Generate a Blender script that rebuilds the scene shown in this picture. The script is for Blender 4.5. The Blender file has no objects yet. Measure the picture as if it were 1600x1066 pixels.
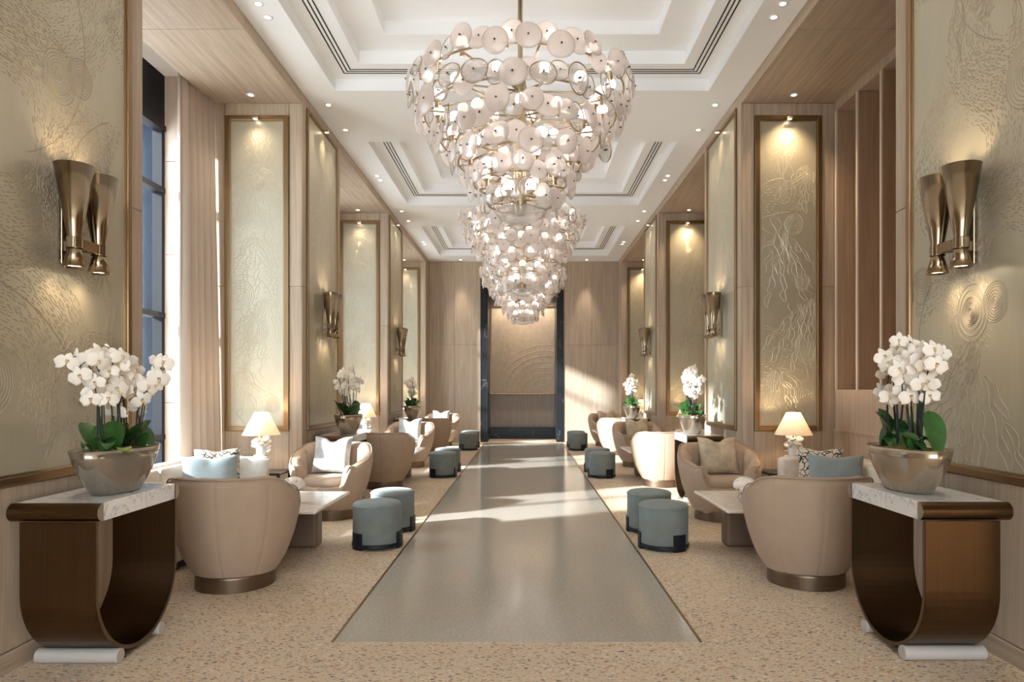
import bpy, math, random
from mathutils import Vector, Matrix, Euler
PI = math.pi
R_ = random.Random(7)
SC = bpy.context.scene
COL = SC.collection

# ------------------------------------------------------------------ camera, world, sun, exposure
cam_d = bpy.data.cameras.new('camera'); cam = bpy.data.objects.new('camera', cam_d); COL.objects.link(cam)
cam.location = (0, 0, 1.4); cam.rotation_euler = (PI/2, 0, 0)
cam_d.sensor_width = 36; cam_d.lens = 1067/1600*36
cam_d.shift_x = -20.5/1600; cam_d.shift_y = 76/1600
cam_d.clip_start = 0.05; cam_d.clip_end = 200
SC.camera = cam
W = bpy.data.worlds.new('world'); SC.world = W; W.use_nodes = True
W.node_tree.nodes['Background'].inputs[0].default_value = (0.88, 0.94, 1.0, 1)
W.node_tree.nodes['Background'].inputs[1].default_value = 6.2
sun_d = bpy.data.lights.new('sun', 'SUN'); sun = bpy.data.objects.new('sun', sun_d); COL.objects.link(sun)
sun_d.energy = 18.0; sun_d.angle = math.radians(2.4); sun_d.color = (1, 0.985, 0.97)
sun.rotation_euler = Vector((1, 0.50, -0.45)).to_track_quat('-Z', 'Y').to_euler()
sun.location = (-15, -5, 12)
SC.view_settings.view_transform = 'Standard'; SC.view_settings.look = 'None'
SC.view_settings.exposure = 0.34; SC.view_settings.gamma = 1.0
SC.view_settings.use_curve_mapping = False
SC.cycles.use_denoising = True
SC.cycles.max_bounces = 8; SC.cycles.diffuse_bounces = 5; SC.cycles.glossy_bounces = 3
SC.cycles.transmission_bounces = 4; SC.cycles.transparent_max_bounces = 12
SC.cycles.sample_clamp_indirect = 6.0
SC.cycles.caustics_reflective = False; SC.cycles.caustics_refractive = False

# key dimensions (metres, y = depth from camera)
XL, XR, H, SOF = -2.56, 2.48, 4.815, 4.69
XLO, XRO = -3.59, 3.55           # recess back edges
XW = -4.19                       # window plane
NEAR = [-1.90, 2.97, 7.84, 12.71, 17.58]
FAR = [-0.30, 4.57, 9.44, 14.31]
YF = 18.2
SIDE = {-1: 'window side', 1: 'slatted wall side'}
ORD = ['nearest', 'middle', 'farthest']
ORDN = ['first', 'second', 'third', 'fourth', 'fifth', 'sixth', 'seventh', 'eighth', 'ninth', 'tenth', 'eleventh', 'twelfth']

# ------------------------------------------------------------------ helpers
class MB:
    def __init__(s): s.v = []; s.f = []; s.m = []
    def add(s, vs, fs, mi=0):
        o = len(s.v); s.v += [tuple(p) for p in vs]
        for f in fs: s.f.append(tuple(i+o for i in f)); s.m.append(mi)
        return s
    def box(s, x0, x1, y0, y1, z0, z1, mi=0):
        vs = [(x, y, z) for x in (x0, x1) for y in (y0, y1) for z in (z0, z1)]
        return s.add(vs, [(0,1,3,2),(4,6,7,5),(0,4,5,1),(2,3,7,6),(0,2,6,4),(1,5,7,3)], mi)
    def grid(s, rows, closed_u=False, closed_v=False, mi=0):
        n, m = len(rows), len(rows[0]); o = len(s.v)
        for r in rows: s.v += [tuple(p) for p in r]
        for i in range(n if closed_u else n-1):
            for j in range(m if closed_v else m-1):
                a, b = i, (i+1) % n; c, d = j, (j+1) % m
                s.f.append((o+a*m+c, o+a*m+d, o+b*m+d, o+b*m+c)); s.m.append(mi)
        return s
    def lathe(s, prof, n=32, cx=0, cy=0, ex=1.0, ey=1.0, mi=0, cap0=False, cap1=False):
        rows = [[(cx+r*ex*math.cos(2*PI*k/n), cy+r*ey*math.sin(2*PI*k/n), z) for k in range(n)] for r, z in prof]
        o = len(s.v); s.grid(rows, closed_v=True, mi=mi)
        if cap0: s.f.append(tuple(o+k for k in range(n-1, -1, -1))); s.m.append(mi)
        if cap1: s.f.append(tuple(o+(len(prof)-1)*n+k for k in range(n))); s.m.append(mi)
        return s
    def tube(s, pts, r, n=8, mi=0, closed=False):
        pts = [Vector(p) for p in pts]; rows = []; k = len(pts); up = None
        for i, p in enumerate(pts):
            if closed: t = pts[(i+1) % k]-pts[i-1]
            else: t = pts[min(i+1, k-1)]-pts[max(i-1, 0)]
            t.normalize()
            if up is None: up = Vector((0, 0, 1)) if abs(t.z) < .9 else Vector((1, 0, 0))
            a = t.cross(up)
            if a.length < 1e-5: a = t.cross(Vector((0, 1, 0)))
            a.normalize(); b = a.cross(t); up = b
            rr = r(i/(k-1)) if callable(r) else r
            rows.append([p+a*rr*math.cos(2*PI*j/n)+b*rr*math.sin(2*PI*j/n) for j in range(n)])
        o = len(s.v); s.grid(rows, closed_u=closed, closed_v=True, mi=mi)
        if not closed:
            s.f.append(tuple(o+j for j in range(n-1, -1, -1))); s.m.append(mi)
            s.f.append(tuple(o+(k-1)*n+j for j in range(n))); s.m.append(mi)
        return s
    def sphere(s, c, r, n=12, m=8, sc=(1, 1, 1), rot=None, mi=0):
        rows = []
        for i in range(m+1):
            a = PI*i/m; row = []
            for j in range(n):
                p = Vector((r*sc[0]*math.sin(a)*math.cos(2*PI*j/n), r*sc[1]*math.sin(a)*math.sin(2*PI*j/n), r*sc[2]*math.cos(a)))
                if rot is not None: p = rot @ p
                row.append(p+Vector(c))
            rows.append(row)
        return s.grid(rows, closed_v=True, mi=mi)
    def mesh(s, name, mats, smooth=False):
        me = bpy.data.meshes.new(name); me.from_pydata(s.v, [], s.f); me.update()
        for m in (mats if isinstance(mats, (list, tuple)) else [mats]): me.materials.append(m)
        if any(s.m): me.polygons.foreach_set('material_index', s.m)
        if smooth: me.polygons.foreach_set('use_smooth', [True]*len(me.polygons))
        me.validate()
        return me
    def build(s, name, mats, parent=None, smooth=False, bevel=0, seg=2, loc=None, rot=None):
        return link(name, s.mesh(name, mats, smooth), parent, loc, rot, bevel, seg)

def link(name, me, parent=None, loc=None, rot=None, bevel=0, seg=2):
    o = bpy.data.objects.new(name, me); COL.objects.link(o)
    if parent is not None: o.parent = parent
    if loc is not None: o.location = loc
    if rot is not None: o.rotation_euler = rot
    if bevel:
        b = o.modifiers.new('bevel', 'BEVEL'); b.width = bevel; b.segments = seg; b.limit_method = 'ANGLE'
        b.harden_normals = False
    return o
def fixn(o):
    import bmesh
    bm = bmesh.new(); bm.from_mesh(o.data); bmesh.ops.recalc_face_normals(bm, faces=bm.faces); bm.to_mesh(o.data); bm.free()
    return o
def empty(name, loc=(0, 0, 0), rz=0, parent=None):
    o = bpy.data.objects.new(name, None); COL.objects.link(o); o.location = loc; o.rotation_euler = (0, 0, rz)
    o.empty_display_size = .1
    if parent is not None: o.parent = parent
    return o
def tag(o, label, cat, group=None, kind=None):
    o['label'] = label; o['category'] = cat
    if group: o['group'] = group
    if kind: o['kind'] = kind
    return o
def copy_tree(o, parent=None):
    c = o.copy(); COL.objects.link(c); c.parent = parent
    for ch in list(o.children):
        copy_tree(ch, c)
    return c
def light(name, kind, parent, loc, energy, color, radius=.03, direction=None, size=None, blend=.6):
    d = bpy.data.lights.new(name, kind); d.energy = energy; d.color = color; d.shadow_soft_size = radius
    if kind == 'SPOT': d.spot_size = math.radians(size or 90); d.spot_blend = blend
    o = bpy.data.objects.new(name, d); COL.objects.link(o); o.parent = parent; o.location = loc
    if direction is not None: o.rotation_euler = Vector(direction).to_track_quat('-Z', 'Y').to_euler()
    return o

# ------------------------------------------------------------------ materials
def mat(name, col=(.8, .8, .8), rough=.5, metal=0.0, **kw):
    m = bpy.data.materials.new(name); m.use_nodes = True
    b = m.node_tree.nodes['Principled BSDF']
    b.inputs['Base Color'].default_value = (*col, 1); b.inputs['Roughness'].default_value = rough
    b.inputs['Metallic'].default_value = metal
    for k, v in kw.items():
        k = k.replace('_', ' ')
        b.inputs[k].default_value = (*v, 1) if isinstance(v, tuple) else v
    return m
class NT:
    def __init__(s, m): s.t = m.node_tree; s.n = s.t.nodes; s.b = s.n.get('Principled BSDF')
    def node(s, typ, **kw):
        n = s.n.new(typ)
        for k, v in kw.items():
            if k.startswith('i_'):
                key = k[2:].replace('_', ' '); key = int(key) if key.isdigit() else key
                n.inputs[key].default_value = v
            else: setattr(n, k, v)
        return n
    def L(s, a, b): s.t.links.new(a, b)
    def coord(s, scale=(1, 1, 1), rot=(0, 0, 0), which='Object'):
        tc = s.node('ShaderNodeTexCoord'); mp = s.node('ShaderNodeMapping')
        mp.inputs['Scale'].default_value = scale; mp.inputs['Rotation'].default_value = rot
        s.L(tc.outputs[which], mp.inputs[0]); return mp.outputs[0]
    def noise(s, vec, scale=1, detail=4, rough=.55, dist=0):
        n = s.node('ShaderNodeTexNoise'); n.inputs['Scale'].default_value = scale; n.inputs['Detail'].default_value = detail
        n.inputs['Roughness'].default_value = rough; n.inputs['Distortion'].default_value = dist
        s.L(vec, n.inputs['Vector']); return n
    def ramp(s, fac, stops, interp='LINEAR'):
        r = s.node('ShaderNodeValToRGB'); cr = r.color_ramp; cr.interpolation = interp
        while len(cr.elements) < len(stops): cr.elements.new(.5)
        for e, (p, c) in zip(cr.elements, stops): e.position = p; e.color = (*c, 1) if len(c) == 3 else c
        s.L(fac, r.inputs[0]); return r.outputs[0]
    def mix(s, fac, a, b, blend='MIX'):
        n = s.node('ShaderNodeMix', data_type='RGBA', blend_type=blend)
        if isinstance(fac, (int, float)): n.inputs[0].default_value = fac
        else: s.L(fac, n.inputs[0])
        for sock, v in ((n.inputs[6], a), (n.inputs[7], b)):
            if isinstance(v, tuple): sock.default_value = (*v, 1)
            else: s.L(v, sock)
        return n.outputs[2]
    def math(s, op, a, b=0.0, c=None):
        n = s.node('ShaderNodeMath', operation=op)
        for i, v in enumerate((a, b) if c is None else (a, b, c)):
            if isinstance(v, (int, float)): n.inputs[i].default_value = v
            else: s.L(v, n.inputs[i])
        return n.outputs[0]
    def bump(s, h, strength=.2, dist=.01):
        n = s.node('ShaderNodeBump'); n.inputs['Strength'].default_value = strength; n.inputs['Distance'].default_value = dist
        s.L(h, n.inputs['Height']); s.L(n.outputs[0], s.b.inputs['Normal'])

def oak(name, scale, c0, c1, c2, rough=.5):
    m = mat(name, c1, rough); t = NT(m)
    v = t.coord(scale); n = t.noise(v, 1, 6, .6, .25)
    v2 = t.coord(tuple(k*3.2 for k in scale)); n2 = t.noise(v2, 1, 3, .6)
    f = t.math('MULTIPLY_ADD', n2.outputs[0], .35, t.math('MULTIPLY', n.outputs[0], .65))
    c = t.ramp(f, [(.34, c0), (.5, c1), (.66, c2)])
    oi = t.node('ShaderNodeObjectInfo')
    tint = t.ramp(oi.outputs['Random'], [(0, (.90, .90, .90)), (1, (1, 1, 1))])
    t.L(t.mix(1.0, c, tint, 'MULTIPLY'), t.b.inputs['Base Color'])
    t.bump(f, .12, .004)
    return m
M = {}
O0, O1, O2 = (.375, .280, .195), (.465, .362, .262), (.55, .44, .33)
M['oak'] = oak('oak_veneer', (26, 26, .9), O0, O1, O2)
M['oak_beam'] = oak('oak_beam', (26, .9, 26), O0, O1, O2)
M['oak_soffit'] = oak('oak_soffit', (22, .8, 22), (.36, .27, .195), (.45, .35, .265), (.55, .44, .345))
M['oak_light'] = oak('oak_wainscot', (24, 24, .8), (.44, .32, .225), (.53, .40, .295), (.60, .465, .355))
M['oak_highlight'] = oak('oak_edge_highlight', (24, 24, .8), (.58, .47, .37), (.66, .54, .43), (.72, .60, .49))  # paler oak tone, puts the fin edge highlight into the colour
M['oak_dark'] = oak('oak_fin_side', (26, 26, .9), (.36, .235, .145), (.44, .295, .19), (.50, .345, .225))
M['ceil'] = mat('ceiling_plaster', (.90, .908, .912), .7)
M['slot'] = mat('slot_black', (.012, .012, .014), .6)
M['brass'] = mat('antique_brass', (.30, .195, .10), .36, 1.0)
M['brass_lt'] = mat('satin_brass', (.42, .32, .20), .34, 1.0)
M['sconce'] = mat('brushed_sconce_brass', (.33, .25, .165), .19, 1.0)
M['gold'] = mat('champagne_gold', (.52, .42, .29), .30, 1.0)
M['dark_metal'] = mat('blackened_steel', (.012, .014, .022), .42, .3)
M['black'] = mat('black_frame', (.010, .011, .014), .6, Specular_IOR_Level=.2)
M['blackmarble'] = mat('black_marble', (.012, .013, .015), .32, Specular_IOR_Level=.25)
t = NT(M['blackmarble']); nz = t.noise(t.coord((1.5, 1.5, .8)), 2.5, 8, .6, 1.6)
t.L(t.ramp(nz.outputs[0], [(.60, (.010, .011, .013)), (.64, (.09, .095, .10)), (.67, (.010, .011, .013))]), t.b.inputs['Base Color'])
# brushed bronze
M['bronze'] = mat('brushed_bronze', (.13, .068, .028), .36, 1.0)
t = NT(M['bronze']); nz = t.noise(t.coord((90, 90, 1.2)), 1, 3)
t.L(t.ramp(nz.outputs[0], [(.3, (.102, .060, .029)), (.7, (.117, .070, .034))]), t.b.inputs['Base Color'])
t.L(t.ramp(nz.outputs[0], [(.3, (.33,)*3), (.7, (.38,)*3)]), t.b.inputs['Roughness'])
M['cap'] = mat('polished_cap', (.42, .38, .32), .4, .9)
M['bronze_dk'] = mat('dark_bronze_plinth', (.16, .11, .07), .38, .8)
# marble
M['marble'] = mat('white_marble', (.8, .78, .76), .16)
t = NT(M['marble']); nz = t.noise(t.coord((2.2, 2.2, 2.2), (.3, .2, .5)), 3.0, 8, .6, 1.5)
t.L(t.ramp(nz.outputs[0], [(.40, (.86, .85, .83)), (.485, (.80, .79, .78)), (.50, (.42, .42, .43)), (.52, (.80, .79, .78)), (.7, (.84, .83, .82))]), t.b.inputs['Base Color'])
M['pale_stone'] = mat('pale_stone_foot', (.50, .46, .42), .4)
M['travertine'] = mat('travertine_stone', (.72, .60, .50), .5)
t = NT(M['travertine']); nz = t.noise(t.coord((14, 14, .8)), 1, 5, .6, .4)
t.L(t.ramp(nz.outputs[0], [(.3, (.66, .53, .43)), (.6, (.76, .64, .54))]), t.b.inputs['Base Color'])
# terrazzo carpet-like floor
M['terrazzo'] = mat('terrazzo', (.6, .47, .33), .55)
t = NT(M['terrazzo'])
def chips(scale, rot, stretch, thr, prob):
    v = t.coord((scale*stretch, scale, scale), (0, 0, rot))
    nd = t.noise(v, .35, 2); vv = t.node('ShaderNodeVectorMath', operation='ADD'); t.L(v, vv.inputs[0])
    sc = t.node('ShaderNodeVectorMath', operation='SCALE'); sc.inputs['Scale'].default_value = 1.1
    t.L(nd.outputs['Color'], sc.inputs[0]); t.L(sc.outputs[0], vv.inputs[1])
    vo = t.node('ShaderNodeTexVoronoi'); vo.voronoi_dimensions = '2D'; vo.inputs['Scale'].default_value = 1; t.L(vv.outputs[0], vo.inputs['Vector'])
    sep = t.node('ShaderNodeSeparateColor'); t.L(vo.outputs['Color'], sep.inputs[0])
    near = t.math('LESS_THAN', vo.outputs['Distance'], thr)
    pick = t.math('LESS_THAN', sep.outputs[0], prob)
    return t.math('MULTIPLY', near, pick), sep.outputs[1]
base_n = t.noise(t.coord((1, 1, 1)), 1.2, 4)
fine = t.noise(t.coord((1, 1, 1)), 90, 2)
basec = t.ramp(base_n.outputs[0], [(.3, (.64, .49, .33)), (.7, (.71, .565, .40))])
basec = t.mix(.22, basec, t.ramp(fine.outputs[0], [(.35, (.42, .32, .22)), (.65, (.78, .70, .58))]))
pal = [(0, (.05, .05, .06)), (.24, (.42, .17, .07)), (.50, (.80, .74, .66)), (.68, (.40, .24, .12)), (.88, (.16, .17, .19))]
for args in ((52, .5, .45, .25, .36), (38, -.9, .42, .20, .30), (85, 1.2, .6, .25, .35)):
    mk, rnd = chips(*args)
    basec = t.mix(t.math('MULTIPLY', mk, .9), basec, t.ramp(rnd, pal, 'CONSTANT'))
t.L(basec, t.b.inputs['Base Color'])
M['runner'] = mat('polished_stone_runner', (.40, .35, .29), .16)
t = NT(M['runner'])
a = t.noise(t.coord((1, 1, 1)), 55, 3, .7); b_ = t.noise(t.coord((1, .5, 1)), 1.3, 4)
c = t.ramp(a.outputs[0], [(.35, (.38, .335, .27)), (.5, (.455, .407, .338)), (.66, (.53, .482, .408))])
c = t.mix(.35, c, t.ramp(b_.outputs[0], [(.3, (.36, .32, .27)), (.7, (.46, .42, .36))]))
t.L(c, t.b.inputs['Base Color'])
t.L(t.ramp(a.outputs[0], [(.3, (.09,)*3), (.7, (.18,)*3)]), t.b.inputs['Roughness'])
# fabrics
def fabric(name, col, sheen=.25, rough=.85, nscale=500, var=.10):
    m = mat(name, col, rough, Sheen_Weight=sheen, Sheen_Roughness=.4)
    t = NT(m); n = t.noise(t.coord(), 9, 3); n2 = t.noise(t.coord(), nscale, 2)
    lo = tuple(k*(1-var) for k in col); hi = tuple(min(1, k*(1+var)) for k in col)
    t.L(t.ramp(n.outputs[0], [(.3, lo), (.7, hi)]), t.b.inputs['Base Color']); t.bump(n2.outputs[0], .12, .002)
    return m
M['velvet'] = fabric('taupe_velvet', (.405, .288, .198), .18, .85, 500, .04)
M['sofa'] = fabric('cream_linen', (.74, .65, .55), .1)
M['sage'] = fabric('sage_fabric', (.200, .224, .208), .12)
M['pillow_silver'] = fabric('silver_pillow', (.44, .44, .42), .3, .6, 120, .25)
M['pillow_gold'] = fabric('gold_beige_pillow', (.50, .40, .27), .3, .6, 120, .28)
M['pillow_blue'] = fabric('pale_blue_velvet', (.27, .32, .33), .25)
M['pillow_white'] = fabric('white_pillow', (.80, .78, .74), .1)
M['pillow_pattern'] = mat('line_print_linen', (.7, .62, .5), .9)
t = NT(M['pillow_pattern']); vo = t.node('ShaderNodeTexVoronoi', feature='DISTANCE_TO_EDGE'); vo.inputs['Scale'].default_value = 19
nd = t.noise(t.coord(), 6, 2); t.L(t.mix(.12, t.coord(), nd.outputs['Color']), vo.inputs['Vector'])
t.L(t.ramp(vo.outputs['Distance'], [(.035, (.03, .02, .015)), (.07, (.66, .58, .46))]), t.b.inputs['Base Color'])
M['curtain'] = mat('oatmeal_curtain', (.60, .50, .42), .9)
t = NT(M['curtain']); out = t.n['Material Output']; tr = t.node('ShaderNodeBsdfTranslucent'); tr.inputs[0].default_value = (.66, .56, .47, 1)
mx = t.node('ShaderNodeMixShader'); mx.inputs[0].default_value = .05
t.L(t.b.outputs[0], mx.inputs[1]); t.L(tr.outputs[0], mx.inputs[2]); t.L(mx.outputs[0], out.inputs[0])
# art panels
def art(name, c0, c1, metal=.42, rough=.38):
    m = mat(name, c0, rough, metal); t = NT(m)
    n = t.noise(t.coord((1.2, 1.2, .5)), 2.2, 5, .6, .5); n2 = t.noise(t.coord((160, 160, 3)), 1, 2)
    f = t.math('MULTIPLY_ADD', n2.outputs[0], .3, t.math('MULTIPLY', n.outputs[0], .7))
    t.L(t.ramp(f, [(.35, c0), (.65, c1)]), t.b.inputs['Base Color'])
    n3 = t.noise(t.coord((60, 60, 25)), 1, 3)
    t.bump(n3.outputs[0], .10, .004)
    return m
M['art'] = art('champagne_leaf', (.46, .415, .305), (.55, .50, .375))
M['art_far'] = fabric('niche_plaster', (.52, .42, .32), .0)
M['motif'] = mat('engraved_line', (.34, .275, .20), .55, .1)
M['motif_lt'] = mat('raised_line', (.585, .53, .40), .38, .42)
M['niche_fabric'] = oak('niche_fabric', (20, 20, 1.2), (.30, .245, .20), (.36, .30, .25), (.42, .36, .31))
# chandelier
def glassy(name, kind):
    m = bpy.data.materials.new(name); m.use_nodes = True; t = NT(m); n = t.n; n.remove(t.b); out = n['Material Output']
    gl = t.node('ShaderNodeBsdfGlossy'); gl.inputs['Roughness'].default_value = .12 if kind != 'frost' else .3
    tp = t.node('ShaderNodeBsdfTransparent')
    fr = t.node('ShaderNodeLayerWeight'); fr.inputs['Blend'].default_value = .35
    if kind == 'clear':
        tp.inputs[0].default_value = (.97, .97, .965, 1)
        df = t.node('ShaderNodeBsdfTranslucent'); df.inputs[0].default_value = (.95, .93, .9, 1)
        m1 = t.node('ShaderNodeMixShader'); m1.inputs[0].default_value = .28
        t.L(tp.outputs[0], m1.inputs[1]); t.L(df.outputs[0], m1.inputs[2])
        m2 = t.node('ShaderNodeMixShader'); t.L(t.math('MULTIPLY_ADD', fr.outputs['Facing'], .28, .04), m2.inputs[0])
        t.L(m1.outputs[0], m2.inputs[1]); t.L(gl.outputs[0], m2.inputs[2])
    elif kind == 'pane':
        tp.inputs[0].default_value = (.90, .94, .97, 1); gl.inputs['Roughness'].default_value = .02
        m2 = t.node('ShaderNodeMixShader'); t.L(t.math('MULTIPLY_ADD', fr.outputs['Fresnel'], .07, .004), m2.inputs[0])
        t.L(tp.outputs[0], m2.inputs[1]); t.L(gl.outputs[0], m2.inputs[2])
    else:
        df = t.node('ShaderNodeBsdfTranslucent'); df.inputs[0].default_value = (1.0, .92, .87, 1)
        dd = t.node('ShaderNodeBsdfDiffuse'); dd.inputs[0].default_value = (.90, .84, .79, 1)
        m0 = t.node('ShaderNodeMixShader'); m0.inputs[0].default_value = .25
        t.L(df.outputs[0], m0.inputs[1]); t.L(dd.outputs[0], m0.inputs[2])
        m1 = t.node('ShaderNodeMixShader'); m1.inputs[0].default_value = .32
        t.L(m0.outputs[0], m1.inputs[1]); t.L(tp.outputs[0], m1.inputs[2])
        m2 = t.node('ShaderNodeMixShader'); t.L(t.math('MULTIPLY_ADD', fr.outputs['Facing'], .25, .05), m2.inputs[0])
        t.L(m1.outputs[0], m2.inputs[1]); t.L(gl.outputs[0], m2.inputs[2])
    t.L(m2.outputs[0], out.inputs[0]); return m
M['frost'] = glassy('frosted_glass', 'frost'); M['clear'] = glassy('clear_glass', 'clear'); M['pane'] = glassy('window_glass', 'pane')
def emit(name, col, s):
    m = bpy.data.materials.new(name); m.use_nodes = True; t = NT(m); t.n.remove(t.b)
    e = t.node('ShaderNodeEmission'); e.inputs[0].default_value = (*col, 1); e.inputs[1].default_value = s
    t.L(e.outputs[0], t.n['Material Output'].inputs[0]); return m
M['bulb'] = emit('lit_globe', (1, .89, .82), 4.8)
M['lens'] = emit('lit_lens', (1, .86, .68), 12)
M['bolt'] = mat('bronze_bolt', (.10, .07, .045), .4, .8)
# plants and lamp
M['leaf'] = mat('orchid_leaf', (.028, .085, .018), .35); 
t = NT(M['leaf']); n = t.noise(t.coord(), 9, 3); t.L(t.ramp(n.outputs[0], [(.3, (.016, .055, .012)), (.7, (.05, .14, .028))]), t.b.inputs['Base Color'])
M['leaf_lime'] = mat('young_leaf', (.22, .30, .05), .4)
M['stem'] = mat('orchid_stem', (.014, .022, .012), .5)
M['petal'] = mat('orchid_petal', (.86, .79, .69), .6, Subsurface_Weight=.0)
M['petal_c'] = mat('orchid_lip', (.72, .52, .26), .6)
M['moss'] = mat('moss', (.13, .10, .03), .95); t = NT(M['moss']); n = t.noise(t.coord(), 60, 4)
t.L(t.ramp(n.outputs[0], [(.35, (.04, .03, .012)), (.65, (.24, .20, .05))]), t.b.inputs['Base Color']); t.bump(n.outputs[0], .8, .01)
M['coral'] = mat('white_coral', (.84, .80, .74), .6)
M['bowl_gold'] = mat('champagne_lacquer', (.46, .385, .29), .22, .9)
M['bowl_pewter'] = mat('pewter_lacquer', (.33, .29, .235), .17, .75)
M['shade'] = bpy.data.materials.new('lamp_shade_linen'); M['shade'].use_nodes = True
t = NT(M['shade']); t.b.inputs['Base Color'].default_value = (.85, .76, .63, 1)
tr = t.node('ShaderNodeBsdfTranslucent'); tr.inputs[0].default_value = (1, .84, .64, 1); mx = t.node('ShaderNodeMixShader'); mx.inputs[0].default_value = .16
t.L(t.b.outputs[0], mx.inputs[1]); t.L(tr.outputs[0], mx.inputs[2]); t.L(mx.outputs[0], t.n['Material Output'].inputs[0])
M['table_leg'] = mat('taupe_lacquer', (.20, .135, .09), .5)
M['table_top'] = mat('cream_marble', (.74, .66, .56), .2)
t = NT(M['table_top']); n = t.noise(t.coord((2, 2, 2)), 3, 6, .6, 1.2)
t.L(t.ramp(n.outputs[0], [(.35, (.66, .57, .47)), (.6, (.78, .71, .62))]), t.b.inputs['Base Color'])
M['dark_table'] = mat('ebonised_wood', (.018, .015, .013), .35)
M['facade'] = mat('blue_facade', (.035, .06, .10), 1.0, Specular_IOR_Level=.05)
t = NT(M['facade']); n = t.noise(t.coord((.6, .6, .3)), 1, 3); t.L(t.ramp(n.outputs[0], [(.3, (.004, .008, .014)), (.7, (.009, .016, .027))]), t.b.inputs['Base Color'])
M['ground'] = mat('outdoor_paving', (.72, .70, .66), .9)

# ------------------------------------------------------------------ structure
def structure(o, label, cat):
    o['kind'] = 'structure'; o['label'] = label; o['category'] = cat; return o
b = MB().box(-4.4, 4.2, -3.7, 19.8, -.12, 0)
structure(b.build('floor', M['terrazzo']), 'beige terrazzo floor with coloured chips along both seating sides', 'floor')
b = MB().box(-1.067, .973, 3.78, 17.9, 0, .002)
structure(b.build('floor_runner', M['runner']), 'polished grey stone aisle strip down the middle of the hall', 'floor')
for i, x in enumerate((-1.067, .973)):
    b = MB().box(x-.008, x+.008, 3.78, 17.9, 0, .004)
    structure(b.build('trim_%d' % (i+1), M['brass']), 'thin dark brass inlay edging the polished aisle, %s' % SIDE[(-1, 1)[i]], 'trim')
b = MB().box(-60, 60, -60, 80, -.3, -.13)
structure(b.build('ground_outside', M['ground']), 'paved ground outside the tall windows', 'ground')
b = MB().box(-46, -10.4, 20, 22, -.1, 19)
bl = b.build('exterior_facade', M['facade']); structure(bl, 'dark blue building outside the window', 'building')
for i in range(12):
    MB().box(-10.6-3*i, -10.45-3*i, 19.9, 20, 0, 19).build('facade_fin', M['black'], bl)

# ceiling with stepped coffers
CO = [(4.55, 7.80), (9.41, 12.64), (14.28, 17.40)]
CX0, CX1 = -2.17, 2.10
ceil = empty('ceiling'); structure(ceil, 'white plaster ceiling with three stepped rectangular coffers', 'ceiling')
b = MB()
ys = [-3.6] + [v for c in CO for v in c] + [YF+.02]
for i in range(0, len(ys), 2): b.box(XL, XR, ys[i], ys[i+1], H, H+.06)
for y0, y1 in CO:
    b.box(XL, CX0, y0, y1, H, H+.06); b.box(CX1, XR, y0, y1, H, H+.06)
b.build('ceiling_field', M['ceil'], ceil)
MB().box(-4.6, 4.3, -3.9, 20.4, 5.42, 5.6).build('roof_slab', M['ceil'], ceil)
for ci, (y0, y1) in enumerate(CO):
    st = [(0, H), (.36, 4.95), (.71, 5.09), ]
    b = MB(); zz = [H, 4.95, 5.09, 5.23]
    ins = [0, .36, .71]
    for k in range(3):
        i0 = ins[k]; za, zb = zz[k], zz[k+1]
        ax0, ax1, ay0, ay1 = CX0+i0, CX1-i0, y0+i0, y1-i0
        th = .05
        # risers
        e_ = .003
        b.box(ax0-th, ax0+e_, ay0-th, ay1+th, za+.002, zb+.031); b.box(ax1-e_, ax1+th, ay0-th, ay1+th, za+.002, zb+.031)
        b.box(ax0+e_, ax1-e_, ay0-th, ay0+e_, za+.002, zb+.031); b.box(ax0+e_, ax1-e_, ay1-e_, ay1+th, za+.002, zb+.031)
        if k < 2:
            j0 = ins[k+1]; bx0, bx1, by0, by1 = CX0+j0, CX1-j0, y0+j0, y1-j0
            b.box(ax0+e_, bx0, ay0+e_, ay1-e_, zb, zb+.03); b.box(bx1, ax1-e_, ay0+e_, ay1-e_, zb, zb+.03)
            b.box(bx0, bx1, ay0+e_, by0, zb, zb+.03); b.box(bx0, bx1, by1, ay1-e_, zb, zb+.03)
        else:
            b.box(ax0+e_, ax1-e_, ay0+e_, ay1-e_, zb, zb+.03)
    co = b.build('coffer', M['ceil'], ceil)
    for j in range(3):
        o_ = .135+.045*j; w = .014; z0, z1 = 4.9465, 4.951
        MB().box(CX0+o_, CX0+o_+w, y0+o_, y1-o_, z0, z1).build('air_slot', M['slot'], co)
        MB().box(CX1-o_-w, CX1-o_, y0+o_, y1-o_, z0, z1).build('air_slot', M['slot'], co)
        MB().box(CX0+o_, CX1-o_, y1-o_-w, y1-o_, z0, z1).build('air_slot', M['slot'], co)
        MB().box(CX0+o_, CX1-o_, y0+o_, y0+o_+w, z0, z1).build('air_slot', M['slot'], co)

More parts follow.
